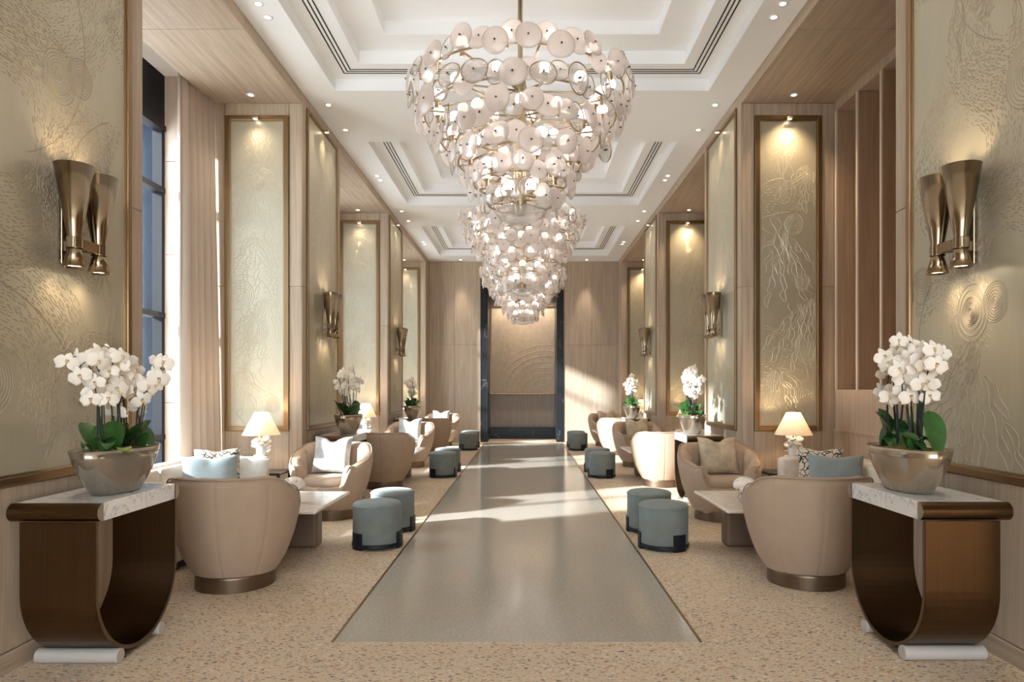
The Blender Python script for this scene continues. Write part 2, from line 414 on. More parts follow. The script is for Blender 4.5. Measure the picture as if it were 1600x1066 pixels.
G = .003   # half joint gap
def panel(parent, x0, x1, y0, y1, z0, z1, m='oak', name='wood_panel'):
    return MB().box(x0, x1, y0, y1, z0, z1).build(name, M[m], parent, bevel=.0025, seg=1)
def build_side(s):
    """s=-1 left (window) wall, s=+1 right (slatted) wall."""
    X = XL if s < 0 else XR; XO = XLO if s < 0 else XRO; XB = XW if s < 0 else 3.95
    root = empty('wall_left' if s < 0 else 'wall_right')
    structure(root, 'pale oak clad wall with tall piers and recessed bays, %s' % SIDE[s], 'wall')
    def bx(a0, a1): return (min(a0, a1), max(a0, a1))
    def P(parent, a0, a1, y0, y1, z0, z1, m='oak', name='wood_panel'):
        a = bx(a0, a1); return panel(parent, a[0], a[1], y0, y1, z0, z1, m, name)
    for i, yn in enumerate(NEAR):
        yf = FAR[i] if i < 4 else YF+.1
        a = bx(X+s*.012, XB+(s*.12 if s > 0 else 0))
        core = MB().box(a[0], a[1], yn+.012, yf, 0, 5.42).build('pier', M['oak'], root)
        mid = 2.586
        # aisle face panels (proud 12 mm)
        f0, f1 = X, X+s*.012
        if i < 4:
            py0, py1 = yn+.15, yf-.15
            for z0, z1 in ((.105, mid-G), (mid+G, H-.002)):
                P(core, f0, f1, yn, py0-G, z0, z1); P(core, f0, f1, py1+G, yf, z0, z1)
            P(core, f0, f1, py0+G, py1-G, .105, .915); P(core, f0, f1, py0+G, py1-G, 4.70, H-.002)
        else:
            for z0, z1 in ((.105, mid-G), (mid+G, H-.002)): P(core, f0, f1, yn, yf, z0, z1)
        # end face towards the camera
        if i > 0:
            e0, e1 = yn, yn+.012
            A, B_ = X+s*.15, XO-s*.145
            for z0, z1 in ((.105, mid-G), (mid+G, SOF)):
                P(core, X+s*.0125, A-s*G, e0, e1, z0, z1); P(core, B_+s*G, XO, e0, e1, z0, z1)
            P(core, A+s*G, B_-s*G, e0, e1, .105, .925); P(core, A+s*G, B_-s*G, e0, e1, 4.55, SOF)
            if s < 0:
                for z0, z1 in ((0, 1.25-G), (1.25+G, 2.95-G), (2.95+G, 4.02-G), (4.02+G, 5.2)):
                    P(core, XO-.003, XB+.052, e0, e1, z0, z1, 'travertine', 'stone_panel')
    for i in range(4):
        y0, y1 = FAR[i], NEAR[i+1]
        ym = (y0+y1)/2+.03
        a = bx(X, X+s*.14); so = MB().box(X+.012 if s > 0 else XO, XO if s > 0 else X-.012, y0, y1, SOF+.012, H+.05).build('soffit', M['oak_soffit'], root)
        for k, (q0, q1) in enumerate(((y0, ym-G), (ym+G, y1))):
            P(so, X+s*.02, XO, q0, q1, SOF, SOF+.012, 'oak_soffit', 'soffit_panel')
            P(so, X, X+s*.02, q0, q1, SOF-.001, H-.002, 'oak_beam', 'beam_panel')
        if s < 0:   # window pocket
            a = bx(XO, XB-.1); MB().box(a[0], a[1], y0, y1, 5.0, 5.06).build('window_pocket', M['ceil'], root)
            MB().box(XO-.02, XO, y0, y1, SOF+.012, 5.06).build('pocket_board', M['oak_beam'], so)
        else:       # louvred back wall
            base = MB().box(XO, XO+.45, y0, y1, 0, .94).build('wainscot', M['oak_light'], root)
            MB().box(XO-.012, XO, y0, y1, .925, .955).build('rail', M['oak_light'], base, bevel=.004)
            MB().box(XO+.004, XO+.45, y0, y1, .94, 1.40).build('upper_wainscot', M['oak_light'], base)
            MB().box(XO+.0, XO+.45, y0, y1, 4.587, 5.06).build('header', M['oak'], root)
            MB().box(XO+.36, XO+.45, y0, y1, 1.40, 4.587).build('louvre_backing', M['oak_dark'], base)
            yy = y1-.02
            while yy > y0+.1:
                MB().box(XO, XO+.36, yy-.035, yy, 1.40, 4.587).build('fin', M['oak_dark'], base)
                MB().box(XO-.004, XO+.012, yy-.037, yy+.002, 1.40, 4.587).build('fin_edge', M['oak_highlight'], base)
                yy -= .495
    return root
WL = build_side(-1); WR = build_side(1)
for s, X, XO, nm in ((-1, XL, XLO, 'baseboard_left'), (1, XR, XRO, 'baseboard_right')):
    root = empty(nm); structure(root, 'low oak skirting board at the foot of the piers, %s' % SIDE[s], 'baseboard')
    for i, yn in enumerate(NEAR):
        yf = FAR[i] if i < 4 else YF
        a = sorted((X-s*.008, X+s*.012))
        MB().box(a[0], a[1], yn-.008, yf, 0, .10).build('pier_skirting', M['oak_beam'], root, bevel=.003, seg=1)
        if i > 0:
            a = sorted((X+s*.0125, XO)); MB().box(a[0], a[1], yn-.008, yn+.012, 0, .10).build('return_skirting', M['oak_beam'], root, bevel=.003, seg=1)

# windows
for i in range(1, 4):
    y0, y1 = FAR[i], NEAR[i+1]; yc = (y0+y1)/2
    w = empty('window_%d' % i, (XW, yc, 0)); structure(w, 'tall black framed window in the %s bay' % ORD[i-1], 'window')
    hl = (y1-y0)/2
    MB().box(-.06, .05, -hl, hl, 4.40, 5.42).build('head_panel', M['black'], w)
    MB().box(-.06, .07, -hl, hl, 4.36, 4.42).build('head_rail', M['black'], w)
    MB().box(-.06, .05, -hl, hl, 0, .08).build('sill_rail', M['black'], w)
    st = [-hl+.03, 0, hl-.03]
    for yy in st: MB().box(-.06, .05, yy-.03, yy+.03, .08, 4.38).build('stile', M['black'], w)
    zs = [.08, .86, 2.25, 3.68, 4.38]
    for z in zs[1:4]: MB().box(-.06, .06, -hl, hl, z-.03, z+.03).build('transom', M['black'], w)
    for k in range(2):
        for j in range(4): MB().box(-.006, .006, st[k]+.028, st[k+1]-.028, zs[j], zs[j+1]).build('pane', M['pane'], w)
# unseen solid wall added to block sun beside the camera; made-up rear glazing admits daylight
b = MB().box(XW-.1, XW, FAR[0], NEAR[1], 0, 5.06); structure(b.build('wall_sun_block', M['oak']), 'unseen oak wall added to keep sun out of the bay beside the camera', 'wall')
rw = empty('wall_rear'); structure(rw, 'unseen glazed wall behind the camera, made up to let daylight in', 'wall')
MB().box(-4.4, 4.2, -3.7, -3.55, 4.2, 5.4).build('rear_lintel', M['oak'], rw)
MB().box(-4.4, -2.5, -3.7, -3.55, 0, 4.2).build('rear_pier', M['oak'], rw)
MB().box(2.4, 4.2, -3.7, -3.55, 0, 4.2).build('rear_pier', M['oak'], rw)
for k in range(5): MB().box(-2.5+k*1.2, -2.44+k*1.2, -3.66, -3.6, 0, 4.2).build('rear_mullion', M['black'], rw)
for k in range(4): MB().box(-2.45+k*1.2, -1.3+k*1.2, -3.636, -3.624, 0, 4.2).build('rear_pane', M['pane'], rw)
def portal(loc, sx, sy, direction):
    d = bpy.data.lights.new('portal', 'AREA'); d.shape = 'RECTANGLE'; d.size = sx; d.size_y = sy
    o = bpy.data.objects.new('portal', d); COL.objects.link(o); o.location = loc
    o.rotation_euler = Vector(direction).to_track_quat('-Z', 'Y').to_euler(); d.cycles.is_portal = True
    return o
for i in range(1, 4): portal((XW-.15, (FAR[i]+NEAR[i+1])/2, 2.25), 3.2, 4.4, (1, 0, 0))
portal((0, -3.8, 2.1), 4.9, 4.2, (0, 1, 0))

# far wall with niche
fw = empty('wall_far'); structure(fw, 'oak panelled end wall with a tall dark framed niche', 'wall')
NX0, NX1 = -1.186, 1.03
NT_ = 4.42
MB().box(-4.4, NX0, YF+.012, YF+.3, 0, 5.4).build('end_wall', M['oak'], fw)
MB().box(NX1, 4.2, YF+.012, YF+.3, 0, 5.4).build('end_wall', M['oak'], fw)
MB().box(NX0, NX1, YF+.012, YF+.3, NT_, 5.4).build('end_wall', M['oak'], fw)
vj0, vj1 = -1.886, 1.766
for (x0, x1) in ((XL, vj0), (vj0, NX0), (NX1, vj1), (vj1, XR)):
    for z0, z1 in ((0, 2.586), (2.586, H)):
        panel(fw, x0+G*1.3, x1-G*1.3, YF, YF+.012, z0+G*1.3, z1-G)
panel(fw, NX0, NX1, YF, YF+.012, NT_, H)
nj = MB().box(NX0, NX0+.19, YF-.015, 19.5, 0, NT_).build('niche_jamb', M['blackmarble'], fw)
MB().box(NX1-.19, NX1, YF-.015, 19.5, 0, NT_).build('niche_jamb', M['blackmarble'], fw)
MB().box(NX0, NX1, YF+.02, 19.7, NT_, NT_+.05).build('niche_lintel', M['blackmarble'], fw)
MB().box(NX0, NX1, 19.5, 19.7, 0, 5.4).build('niche_back', M['niche_fabric'], fw)
MB().box(NX0+.19, NX1-.19, 19.40, 19.5, 0, .33).build('niche_plinth', M['blackmarble'], fw)

# ------------------------------------------------------------------ engraved art panels
def ribbon(b, pts, w, hgt, x0):
    """ridge of width w along 2D polyline pts (u,v) on the plane x=x0 (y=u,z=v)"""
    n = len(pts); rows = []
    for i, p in enumerate(pts):
        q = pts[min(i+1, n-1)]; r = pts[max(i-1, 0)]
        tx, ty = q[0]-r[0], q[1]-r[1]; l = math.hypot(tx, ty) or 1; nx, ny = -ty/l, tx/l
        ww = w*.5*(.35 if i in (0, n-1) else 1)
        rows.append([(x0, p[0]+nx*ww, p[1]+ny*ww), (x0+hgt, p[0], p[1]), (x0, p[0]-nx*ww, p[1]-ny*ww)])
    b.grid(rows)
def motif(W, Ht, seed, lw, feats, dens=1.0, hs=1.0):
    r = random.Random(seed); b = MB(); x0 = .0002
    ok = lambda u, v: -W/2+.015 < u < W/2-.015 and .015 < v < Ht-.015
    def put(pts, w=lw, hh=.0028):
        run = []
        for p in pts:
            if ok(*p): run.append(p)
            else:
                if len(run) > 2: ribbon(b, run, w, hh*hs, x0)
                run = []
        if len(run) > 2: ribbon(b, run, w, hh*hs, x0)
    circ = []
    for ft in feats:
        if ft[0] == 'rings':
            _, u, v, R, n = ft; circ.append((u, v, R))
            ph = r.random()*6
            for k in range(1, n+1):
                rr = R*k/n if k < n else R
                put([(u+rr*(1+.03*math.sin(3*a+ph))*math.cos(a), v+rr*1.15*(1+.03*math.sin(2*a+k))*math.sin(a)) for a in [2*PI*j/40 for j in range(41)]], lw if k == n else lw*.7)
        elif ft[0] == 'fan':      # looping tendrils fanning from a point
            _, u, v, a0, a1, n, Lr = ft
            for k in range(n):
                a = a0+(a1-a0)*(k+.5)/n+r.uniform(-.06, .06); st = r.uniform(.0, .35)*Lr
                while st < Lr:
                    ln = r.uniform(.12, .26)*max(.6, Lr); wd = r.uniform(.012, .022)*(1+st); ph = r.random()*6
                    loop = []
                    for j in range(26):
                        q = 2*PI*j/25; along = ln*.5*(1-math.cos(q)); side = wd*math.sin(q)+.014*math.sin(along*30+ph)
                        d = st+along; loop.append((u+d*math.cos(a)-side*math.sin(a), v+d*math.sin(a)+side*math.cos(a)))
                    put(loop); st += ln*r.uniform(.75, 1.15)
        elif ft[0] == 'wave':     # squiggles hanging down
            _, u, v, n, ln = ft
            for k in range(n):
                uu = u+k*lw*7+r.uniform(-.01, .01); ph = r.random()*6; fq = r.uniform(22, 34); am = r.uniform(.012, .024)
                put([(uu+am*math.sin(fq*ln*q/40+ph)+.05*math.sin(3*ln*q/40+k), v-ln*q/40) for q in range(41)])
        elif ft[0] == 'arc':
            _, u, v, R, a0, a1 = ft
            put([(u+R*math.cos(a0+(a1-a0)*q/48), v+R*math.sin(a0+(a1-a0)*q/48)) for q in range(49)])
        elif ft[0] == 'dash':     # field of short strokes swirling around a centre
            _, u, v, R0, R1, a0, a1 = ft
            rr = R0
            while rr < R1:
                a = a0+r.random()*.05
                while a < a1:
                    ln = lw*r.uniform(1.4, 3.2); jit = r.uniform(-.35, .35); ro = rr+r.uniform(-.3, .3)*lw*3
                    cx, cy = u+ro*math.cos(a), v+ro*math.sin(a); ta = a+PI/2+jit
                    p0 = (cx-ln*math.cos(ta), cy-ln*math.sin(ta)); p1 = (cx+ln*math.cos(ta), cy+ln*math.sin(ta))
                    if ok(*p0) and ok(*p1) and r.random() < .8 and not any((cx-c[0])**2+((cy-c[1])/1.15)**2 < c[2]**2 for c in circ):
                        ribbon(b, [p0, (cx, cy), p1], lw*.8, .0024*hs, x0)
                    a += (lw*7.2/rr)/dens*r.uniform(.8, 1.2)
                rr += lw*3.3/dens
    return b
def auto_feats(W, Ht, seed):
    r = random.Random(seed*31+5); F = []
    for k in range(5):
        F.append(('rings', r.uniform(-W*.38, W*.38), Ht*(.08+.19*k)+r.uniform(-.2, .2), r.uniform(.07, .16), r.randint(5, 8)))
    for k in range(4):
        F.append(('fan', r.uniform(-W*.4, W*.4), Ht*(.2+.22*k), -PI/2-.9, -PI/2+.9, 7, r.uniform(.5, .8)))
    for k in range(3): F.append(('wave', r.uniform(-W*.4, W*.2), Ht*(.4+.28*k), 5, r.uniform(.5, .9)))
    for k in range(4):
        F.append(('dash', r.uniform(-W*.6, W*.6), Ht*(.1+.25*k), .18, r.uniform(.45, .7), r.uniform(0, 3), r.uniform(4, 6.2)))
    for k in range(5): F.append(('arc', r.uniform(-W*.6, W*.6), Ht*r.random(), r.uniform(.3, .7), r.uniform(0, 3), r.uniform(3.2, 5)))
    return F
def art_panel(loc, rz, W, Ht, seed, label, group, feats=None, lw=.008, dens=1.0, mot='motif', fw_=.05, spot=10):
    root = empty('art_panel', loc, rz); tag(root, label, 'wall panel', group)
    MB().box(-.012, 0, -W/2, W/2, 0, Ht).build('leaf_panel', M['art'], root)
    b = MB()
    for (y0, y1, z0, z1) in ((-W/2-fw_, -W/2, -fw_, Ht+fw_), (W/2, W/2+fw_, -fw_, Ht+fw_), (-W/2, W/2, -fw_, 0), (-W/2, W/2, Ht, Ht+fw_)):
        b.box(-.012, .022, y0, y1, z0, z1)
    b.build('frame', M['brass'], root, bevel=.006, seg=2)
    b = MB()
    for (y0, y1, z0, z1) in ((-W/2, -W/2+.012, 0, Ht), (W/2-.012, W/2, 0, Ht), (-W/2+.012, W/2-.012, 0, .012), (-W/2+.012, W/2-.012, Ht-.012, Ht)):
        b.box(-.002, .010, y0, y1, z0, z1)
    b.build('inner_bead', M['brass_lt'], root)
    mo = motif(W, Ht, seed, lw, feats or auto_feats(W, Ht, seed), dens, 1.0 if mot == 'motif' else .55).build('engraved_motif', M[mot], root)
    mo['kind'] = 'stuff'
    if spot:
        MB().box(.0, .075, -.035, .035, Ht-.002, Ht+.022).build('spot_fitting', M['brass_lt'], root, bevel=.004)
        MB().lathe([(.0, Ht-.003), (.022, Ht-.003)], 14, cx=.05).build('spot_lens', M['lens'], root)
        light('panel_spot', 'SPOT', root, (.085, 0, Ht-.02), spot, (1, .78, .52), .05, (-.03, 0, -1), 95, 1.0)
    return root
Z0, Z1 = .965, 4.655
PW, PH = 1.6-.30-.10, Z1-Z0
LF1 = [('rings', -.52, .48, .16, 9), ('rings', -.02, 2.15, .13, 8), ('rings', .16, 2.22, .10, 7),
       ('arc', -.70, .05, .95, .15, 1.5), ('arc', -.55, 2.35, .75, -1.2, .8), ('arc', .75, 1.4, .75, 2.0, 3.6),
       ('fan', .05, .75, -PI/2-.5, -PI/2+.35, 4, .62), ('wave', .30, 2.0, 4, 1.0), ('wave', -.15, 3.2, 5, .6), ('wave', .38, 1.1, 2, .5),
       ('dash', -.50, .45, .20, .80, -.6, 2.6), ('dash', -.45, 1.75, .25, .75, -2.6, 1.6), ('dash', -.30, 2.9, .25, .85, -2.8, .3),
       ('dash', .35, .35, .12, .45, .5, 3.6), ('dash', .35, 1.55, .15, .55, 1.2, 4.6), ('dash', .30, 2.85, .15, .6, -1, 3)]
RF1 = [('rings', .02, .86, .135, 5), ('rings', .03, .87, .07, 7), ('rings', -.17, .90, .095, 7), ('rings', -.40, 2.00, .15, 8), ('rings', .50, 1.08, .10, 7),
       ('fan', .02, .72, -PI/2-.95, -PI/2+.55, 9, .85), ('wave', -.42, 1.75, 7, 1.3), ('wave', -.30, 3.3, 5, 1.1), ('wave', .2, 2.9, 4, .6),
       ('dash', .25, 1.1, .16, .48, .4, 4.4), ('dash', -.35, .75, .16, .45, -1.2, 2.6), ('dash', -.05, 1.75, .15, .55, -.8, 3.9),
       ('dash', .25, 2.4, .12, .5, 0, 5.5), ('arc', .02, .72, .55, 2.4, 3.6), ('arc', .5, 2.9, .7, 2.2, 4.3), ('dash', -.25, 2.9, .15, .6, -1, 3.4)]
RF1 = [((f[0], -f[1]) + tuple(f[2:])) if f[0] in ('rings', 'wave') else f for f in RF1]
for s, X, rz in ((-1, XL, 0), (1, XR, PI)):
    for i in range(1, 4):
        yc = (NEAR[i]+FAR[i])/2
        feats = {(-1, 1): LF1, (1, 1): RF1}.get((s, i))
        art_panel((X, yc, Z0), rz, PW, PH, 10*i+s, '%s engraved champagne panel facing the aisle, %s' % (ORD[i-1], SIDE[s]), 'engraved panels on the pier faces',
                  feats, .0065 if i == 1 else .010, 1.15 if i == 1 else .8, 'motif' if i == 1 else 'motif_lt', .045, 12)
    for i in range(2, 5):
        XO = XLO if s < 0 else XRO
        xa, xb = X+s*.15+s*.055, XO-s*.145-s*.055
        art_panel(((xa+xb)/2, NEAR[i], .98), -PI/2, abs(xb-xa), 4.545-.055-.98, 50+10*i+s, '%s engraved panel above the lamp on the bay end wall, %s' % (ORD[i-2], SIDE[s]),
                  'engraved panels on the bay end walls', None, .008, .8, 'motif_lt', .055, 7 if s < 0 else 16)
np_ = empty('niche_artwork', (-.045, 19.5, 1.31), -PI/2); tag(np_, 'large plain beige relief panel in bronze frame inside the end niche', 'wall panel')
MB().box(0, .04, -.915, .915, 0, 2.43).build('relief_panel', M['art_far'], np_)
b = MB()
for (y0, y1, z0, z1) in ((-.955, -.915, -.04, 2.47), (.915, .955, -.04, 2.47), (-.915, .915, -.04, 0), (-.915, .915, 2.43, 2.47)): b.box(0, .06, y0, y1, z0, z1)
b.build('frame', M['brass'], np_, bevel=.005)
b = motif(1.8, 2.4, 3, .018, [('arc', .6, -.1, .5+.16*k, 1.2, 3.0) for k in range(7)]+[('wave', -.6, 2.2, 3, 1.2)]); 
for i, v in enumerate(b.v): b.v[i] = (v[0]*1.5+.04, v[1], v[2])
mo = b.build('engraved_motif', M['art_far'], np_); mo['kind'] = 'stuff'

# ------------------------------------------------------------------ downlights
dl_b = MB().lathe([(.028, -.001), (.046, -.003), (.046, .004), (.028, .012), (.026, .03)], 20)
dl_ring = dl_b.mesh('trim_ring', M['ceil'], True); 
dl_lens = MB().lathe([(.0, .008), (.027, .008)], 16).mesh('lens', M['lens'])
def downlight(x, y, z, label, group, energy=18, size=75, col=(1, .84, .66), spot=True):
    r = empty('downlight', (x, y, z)); tag(r, label, 'ceiling light', group)
    link('trim_ring', dl_ring, r, (0, 0, -.002)); link('lens', dl_lens, r, (0, 0, -.011))
    if spot: light('downlight_spot', 'SPOT', r, (0, 0, -.03), energy, col, .03, (0, 0, -1), size, .8)
DLY = [6.04, 6.26, 8.19, 8.98, 10.9, 11.13, 13.06, 13.82, 15.79, 16.03]
for s, x in ((-1, -2.36), (1, 2.28)):
    for i, y in enumerate(DLY):
        downlight(x, y, H, '%s recessed ceiling downlight from the front, row along the %s' % (ORDN[i], SIDE[s]), 'downlights along the white ceiling edges', 22)
    X = s*3.03-.03
    for i, y in enumerate((7.62, 12.5, 17.3)):
        downlight(X, y, SOF, '%s small downlight in the oak bay soffit, %s' % (ORD[i], SIDE[s]), 'downlights in the oak soffits', 16 if s < 0 else 60, 95, (1, .84, .66) if s < 0 else (1, .74, .46))
for x, lab in ((-1.70, 'window side'), (1.62, 'slatted wall side')):
    downlight(x*.3, 19.05, NT_, 'small downlight inside the end niche above the artwork, %s' % lab, 'downlights in the end niche', 130, 100)
    downlight(x, 17.95, H, 'downlight washing the oak end wall beside the niche, %s' % lab, 'downlights at the end wall', 130, 42)

# ------------------------------------------------------------------ chandeliers
TIERS = [(.93, 4.08, 46, 14), (.86, 3.85, 42, 13), (.72, 3.65, 35, 11), (.56, 3.45, 27, 9), (.42, 3.26, 20, 7), (.29, 3.08, 14, 5)]
def disc_mesh(name, m, r, seed, wob):
    rr = random.Random(seed); ph = [rr.random()*6 for _ in range(3)]; b = MB(); n = 28; rows = []
    prof = [(0.02, .020), (.5, .016), (.85, .008), (1.0, 0), (.97, -.006), (.5, .008), (.02, .012)]
    for q, x in prof:
        rows.append([(x+wob*.35*r*q*q*math.sin(2*a+ph[2])*.5, r*q*(1+wob*math.sin(2*a+ph[0])+wob*.6*math.sin(3*a+ph[1]))*math.cos(a),
                      r*q*(1+wob*math.sin(2*a+ph[0])+wob*.6*math.sin(3*a+ph[1]))*math.sin(a)) for a in [2*PI*k/n for k in range(n)]])
    b.grid(rows, closed_v=True); me = b.mesh(name, m, True)
    rim = MB().tube(rows[3], .0045, 6, closed=True).mesh('rim', M['gold'], True)
    return me, rim
D_F = [disc_mesh('glass_disc', M['frost'], .105, k, .02+.015*(k % 2)) for k in range(4)]
D_C = [disc_mesh('glass_disc', M['clear'], .098, 20+k, .05) for k in range(4)]
bolt_me = MB().lathe([(.0001, .03), (.007, .028), (.007, -.004)], 8).mesh('bolt', M['bolt'], True)
bolt_rot = (0, PI/2, 0)
globe_me = MB().sphere((0, 0, 0), .052, 16, 10).mesh('globe_bulb', M['bulb'], True)
sock_me = MB().lathe([(.012, -.115), (.020, -.11), (.020, -.062), (.038, -.052), (.040, -.046), (.0, -.046)], 14).mesh('socket', M['gold'], True)
def chandelier(y, label, seed):
    rr = random.Random(seed); root = empty('chandelier', (-.045, y, 0)); tag(root, label, 'chandelier', 'tiered glass disc chandeliers')
    MB().tube([(0, 0, 2.98), (0, 0, 5.21)], .022, 12).build('rod', M['gold'], root, True)
    MB().lathe([(.0, 5.231), (.11, 5.231), (.11, 5.20), (.03, 5.18)], 24).build('ceiling_rose', M['gold'], root, True)
    MB().lathe([(.05, 4.2), (.06, 4.12), (.06, 3.05), (.04, 2.98), (.0, 2.98)], 20).build('core', M['gold'], root, True)
    for ti, (R, z, nd, nb) in enumerate(TIERS):
        n = 48
        ring = MB().tube([(R*math.cos(2*PI*k/n), R*math.sin(2*PI*k/n), z) for k in range(n)], .011, 8, closed=True).build('tier_ring', M['gold'], root, True)
        ns = max(5, nb//2+2); sp = MB().tube([(.05, 0, z+.03), (R, 0, z)], .009, 8).mesh('spoke', M['gold'], True)
        for k in range(ns): link('spoke', sp, ring, rot=(0, 0, 2*PI*(k+.3*ti)/ns))
        if ti < 5:
            R2, z2 = TIERS[ti+1][:2]
            for k in range(6):
                a = 2*PI*(k+.5)/6
                MB().tube([(R2*.98*math.cos(a), R2*.98*math.sin(a), z2), (R2*.98*math.cos(a), R2*.98*math.sin(a), z)], .006, 6).build('hanger', M['gold'], ring, True)
        for k in range(nd):
            a = 2*PI*(k+rr.uniform(-.18, .18))/nd; clear = rr.random() < .30
            me, rim = rr.choice(D_C if clear else D_F)
            ro = R+(.075 if k % 2 else .032)+rr.uniform(-.01, .01); zo = z+.015+rr.uniform(-.065, .065)
            sc = rr.uniform(.85, 1.2)
            if ti >= 4: sc *= .88
            d = link('glass_disc', me, root, (ro*math.cos(a), ro*math.sin(a), zo), (rr.uniform(0, 6), 0, 0))
            d.rotation_euler = (Euler((0, 0, a+rr.uniform(-.22, .22))).to_matrix() @ Euler((0, rr.uniform(-.28, .20), 0)).to_matrix() @ Euler((rr.uniform(0, 6.28), 0, 0)).to_matrix()).to_euler()
            d.scale = (1, sc, sc)
            link('bolt', bolt_me, d, (0, 0, 0), bolt_rot)
            if clear and rr.random() < .85: link('rim', rim, d)
        for k in range(nb):
            a = 2*PI*(k+.25+rr.uniform(-.1, .1))/nb; Rb = max(.1, R-.10)
            g = link('globe_bulb', globe_me, root, (Rb*math.cos(a), Rb*math.sin(a), z+.125)); link('socket', sock_me, g)
    MB().lathe([(.001, 2.905), (.10, 2.915), (.19, 2.955), (.235, 3.02), (.238, 3.022), (.19, 2.965), (.10, 2.925), (.001, 2.915)], 32).build('glass_dish', M['clear'], root, True)
    return root
for i, y in enumerate((6.2, 11.05, 15.9)):
    chandelier(y, '%s tiered chandelier of frosted and clear glass discs over the aisle' % ORD[i], 100+i)

# ------------------------------------------------------------------ sconces
def make_sconce():
    root = empty('wall_sconce')
    MB().box(0, .018, -.055, .055, 2.09, 2.60).build('backplate', M['sconce'], root, bevel=.004)
    br = MB().box(.018, .12, -.022, .022, 2.165, 2.225).build('bracket', M['sconce'], root, bevel=.004)
    MB().box(.098, .142, -.145, .145, 2.165, 2.225).build('crossbar', M['sconce'], br, bevel=.005)
    for y in (-.105, .105):
        b = MB().lathe([(.034, 2.225), (.099, 2.612), (.095, 2.612), (.031, 2.23)], 32, cx=.12, cy=y)
        up = b.build('upper_cone', M['sconce'], root, True)
        b = MB().lathe([(.031, 2.165), (.036, 2.15), (.058, 2.062), (.055, 2.062), (.034, 2.145)], 32, cx=.12, cy=y)
        lo = b.build('lower_cone', M['sconce'], root, True)
        MB().lathe([(.0, 2.075), (.053, 2.075)], 20, cx=.12, cy=y).build('lens', M['lens'], lo)
        MB().lathe([(.040, 2.165), (.040, 2.225)], 24, cx=.12, cy=y).build('collar', M['sconce'], up, True)
        MB().lathe([(.0, 2.34), (.045, 2.34)], 20, cx=.12, cy=y).build('uplight_lens', M['lens'], up)
        light('sconce_down', 'SPOT', root, (.12, y, 2.055), 3, (1, .76, .48), .02, (-.25, 0, -1), 110, .9)
        light('sconce_up', 'SPOT', root, (.12, y, 2.60), 3.2, (1, .76, .48), .02, (-.25, 0, 1), 110, .9)
    return root
proto = make_sconce(); first = True
SCY = [3.80, 8.66, 13.53]
for s, X, rz in ((-1, XL, 0), (1, XR, PI)):
    for i, y in enumerate(SCY):
        o = proto if first else copy_tree(proto); first = False
        o.location = (X-s*.002, y, 0); o.rotation_euler = (0, 0, rz)
        tag(o, '%s brass double cone wall sconce on the %s' % (ORD[i], SIDE[s]), 'wall lamp', 'double cone sconces')

# ------------------------------------------------------------------ consoles with planters
def make_console():
    root = empty('console_table'); L, D, zt, R = .78, .43, .843, .385
    MB().box(.0, D, -L/2+.045, L/2-.045, zt-.09, zt).build('marble_top', M['marble'], root, bevel=.002, seg=1)
    for e in (-1, 1):
        rows = []
        for x in (-.01, D+.002):
            rows.append([(x, e*(L/2-.0445+.047*math.cos(a)), zt-.0455+.0455*math.sin(a)) for a in [-PI/2+PI*k/12 for k in range(13)]])
        b = MB().grid(rows, closed_v=True); n = 13
        b.f.append(tuple(range(n))); b.m.append(0)
        ro = fixn(b.build('end_roll', M['bronze'], root, False))
        b = MB(); b.add([(D+.0025, p[1]*.998, p[2]) for p in rows[1]]+[(D+.004, p[1]*.998, p[2]) for p in rows[1]], [tuple(range(13)), tuple(range(25, 12, -1))]+[(k, k+1, k+14, k+13) for k in range(12)])
        fixn(b.build('end_cap', M['cap'], ro))
        MB().tube([(.01, e*.20, .037), (D+.002, e*.20, .037)], .037, 24).build('foot', M['pale_stone'], root, False, bevel=.002, seg=1)
    # U-shaped bent sheet
    zc = .022+R; rows = []
    path = [(-R, zt-.09), (-R, (zt-.09+zc)/2)]+[(-R*math.cos(PI*k/32), zc-R*math.sin(PI*k/32)) for k in range(33)]+[(R, (zt-.09+zc)/2), (R, zt-.09)]
    for k, (y, z) in enumerate(path):
        ang = None
        ny, nz = (y/R, 0) if z > zc else (y/R, (z-zc)/R)
        t_ = .02
        rows.append([(.05, y, z), (D-.012, y, z), (D-.012, y-ny*t_, z-nz*t_), (.05, y-ny*t_, z-nz*t_)])
    b = MB().grid(rows, closed_v=True); b.f += [(0, 1, 2, 3), tuple(len(b.v)-4+k for k in (3, 2, 1, 0))]; b.m += [0, 0]
    fixn(b.build('u_frame', M['bronze'], root)); 
    b = MB()
    er = [[(D-.011, p[1][1]*1.0008, p[1][2]), (D-.011, p[2][1], p[2][2])] for p in rows]
    b.grid([[(q[0][0]+.002, q[0][1], q[0][2]), (q[1][0]+.002, q[1][1], q[1][2])] for q in er]); b.build('edge_band', M['bronze_dk'], root)
    return root
def petal_flower():
    b = MB()
    def petal(ang, ln, wd, curl):
        rows = []
        for i in range(5):
            q = i/4; w = wd*math.sin(PI*min(1, .12+q*.86))**.7; row = []
            for j in (-1, -.4, .4, 1):
                d = .008+ln*q; x = .012+curl*q*q-.010*abs(j)*q
                row.append((x, d*math.cos(ang)-j*w*math.sin(ang), d*math.sin(ang)+j*w*math.cos(ang)))
            rows.append(row)
        b.grid(rows)
    petal(0, .047, .030, -.006); petal(PI, .047, .030, -.006)
    for a in (PI/2, PI/2+2*PI*.36, PI/2-2*PI*.36): petal(a, .045, .017, -.012)
    b.sphere((.016, 0, -.006), .0068, 8, 5, (1.2, 1, 1.3), mi=1)
    return b.mesh('flower', [M['petal'], M['petal_c']], True)
FL = petal_flower()
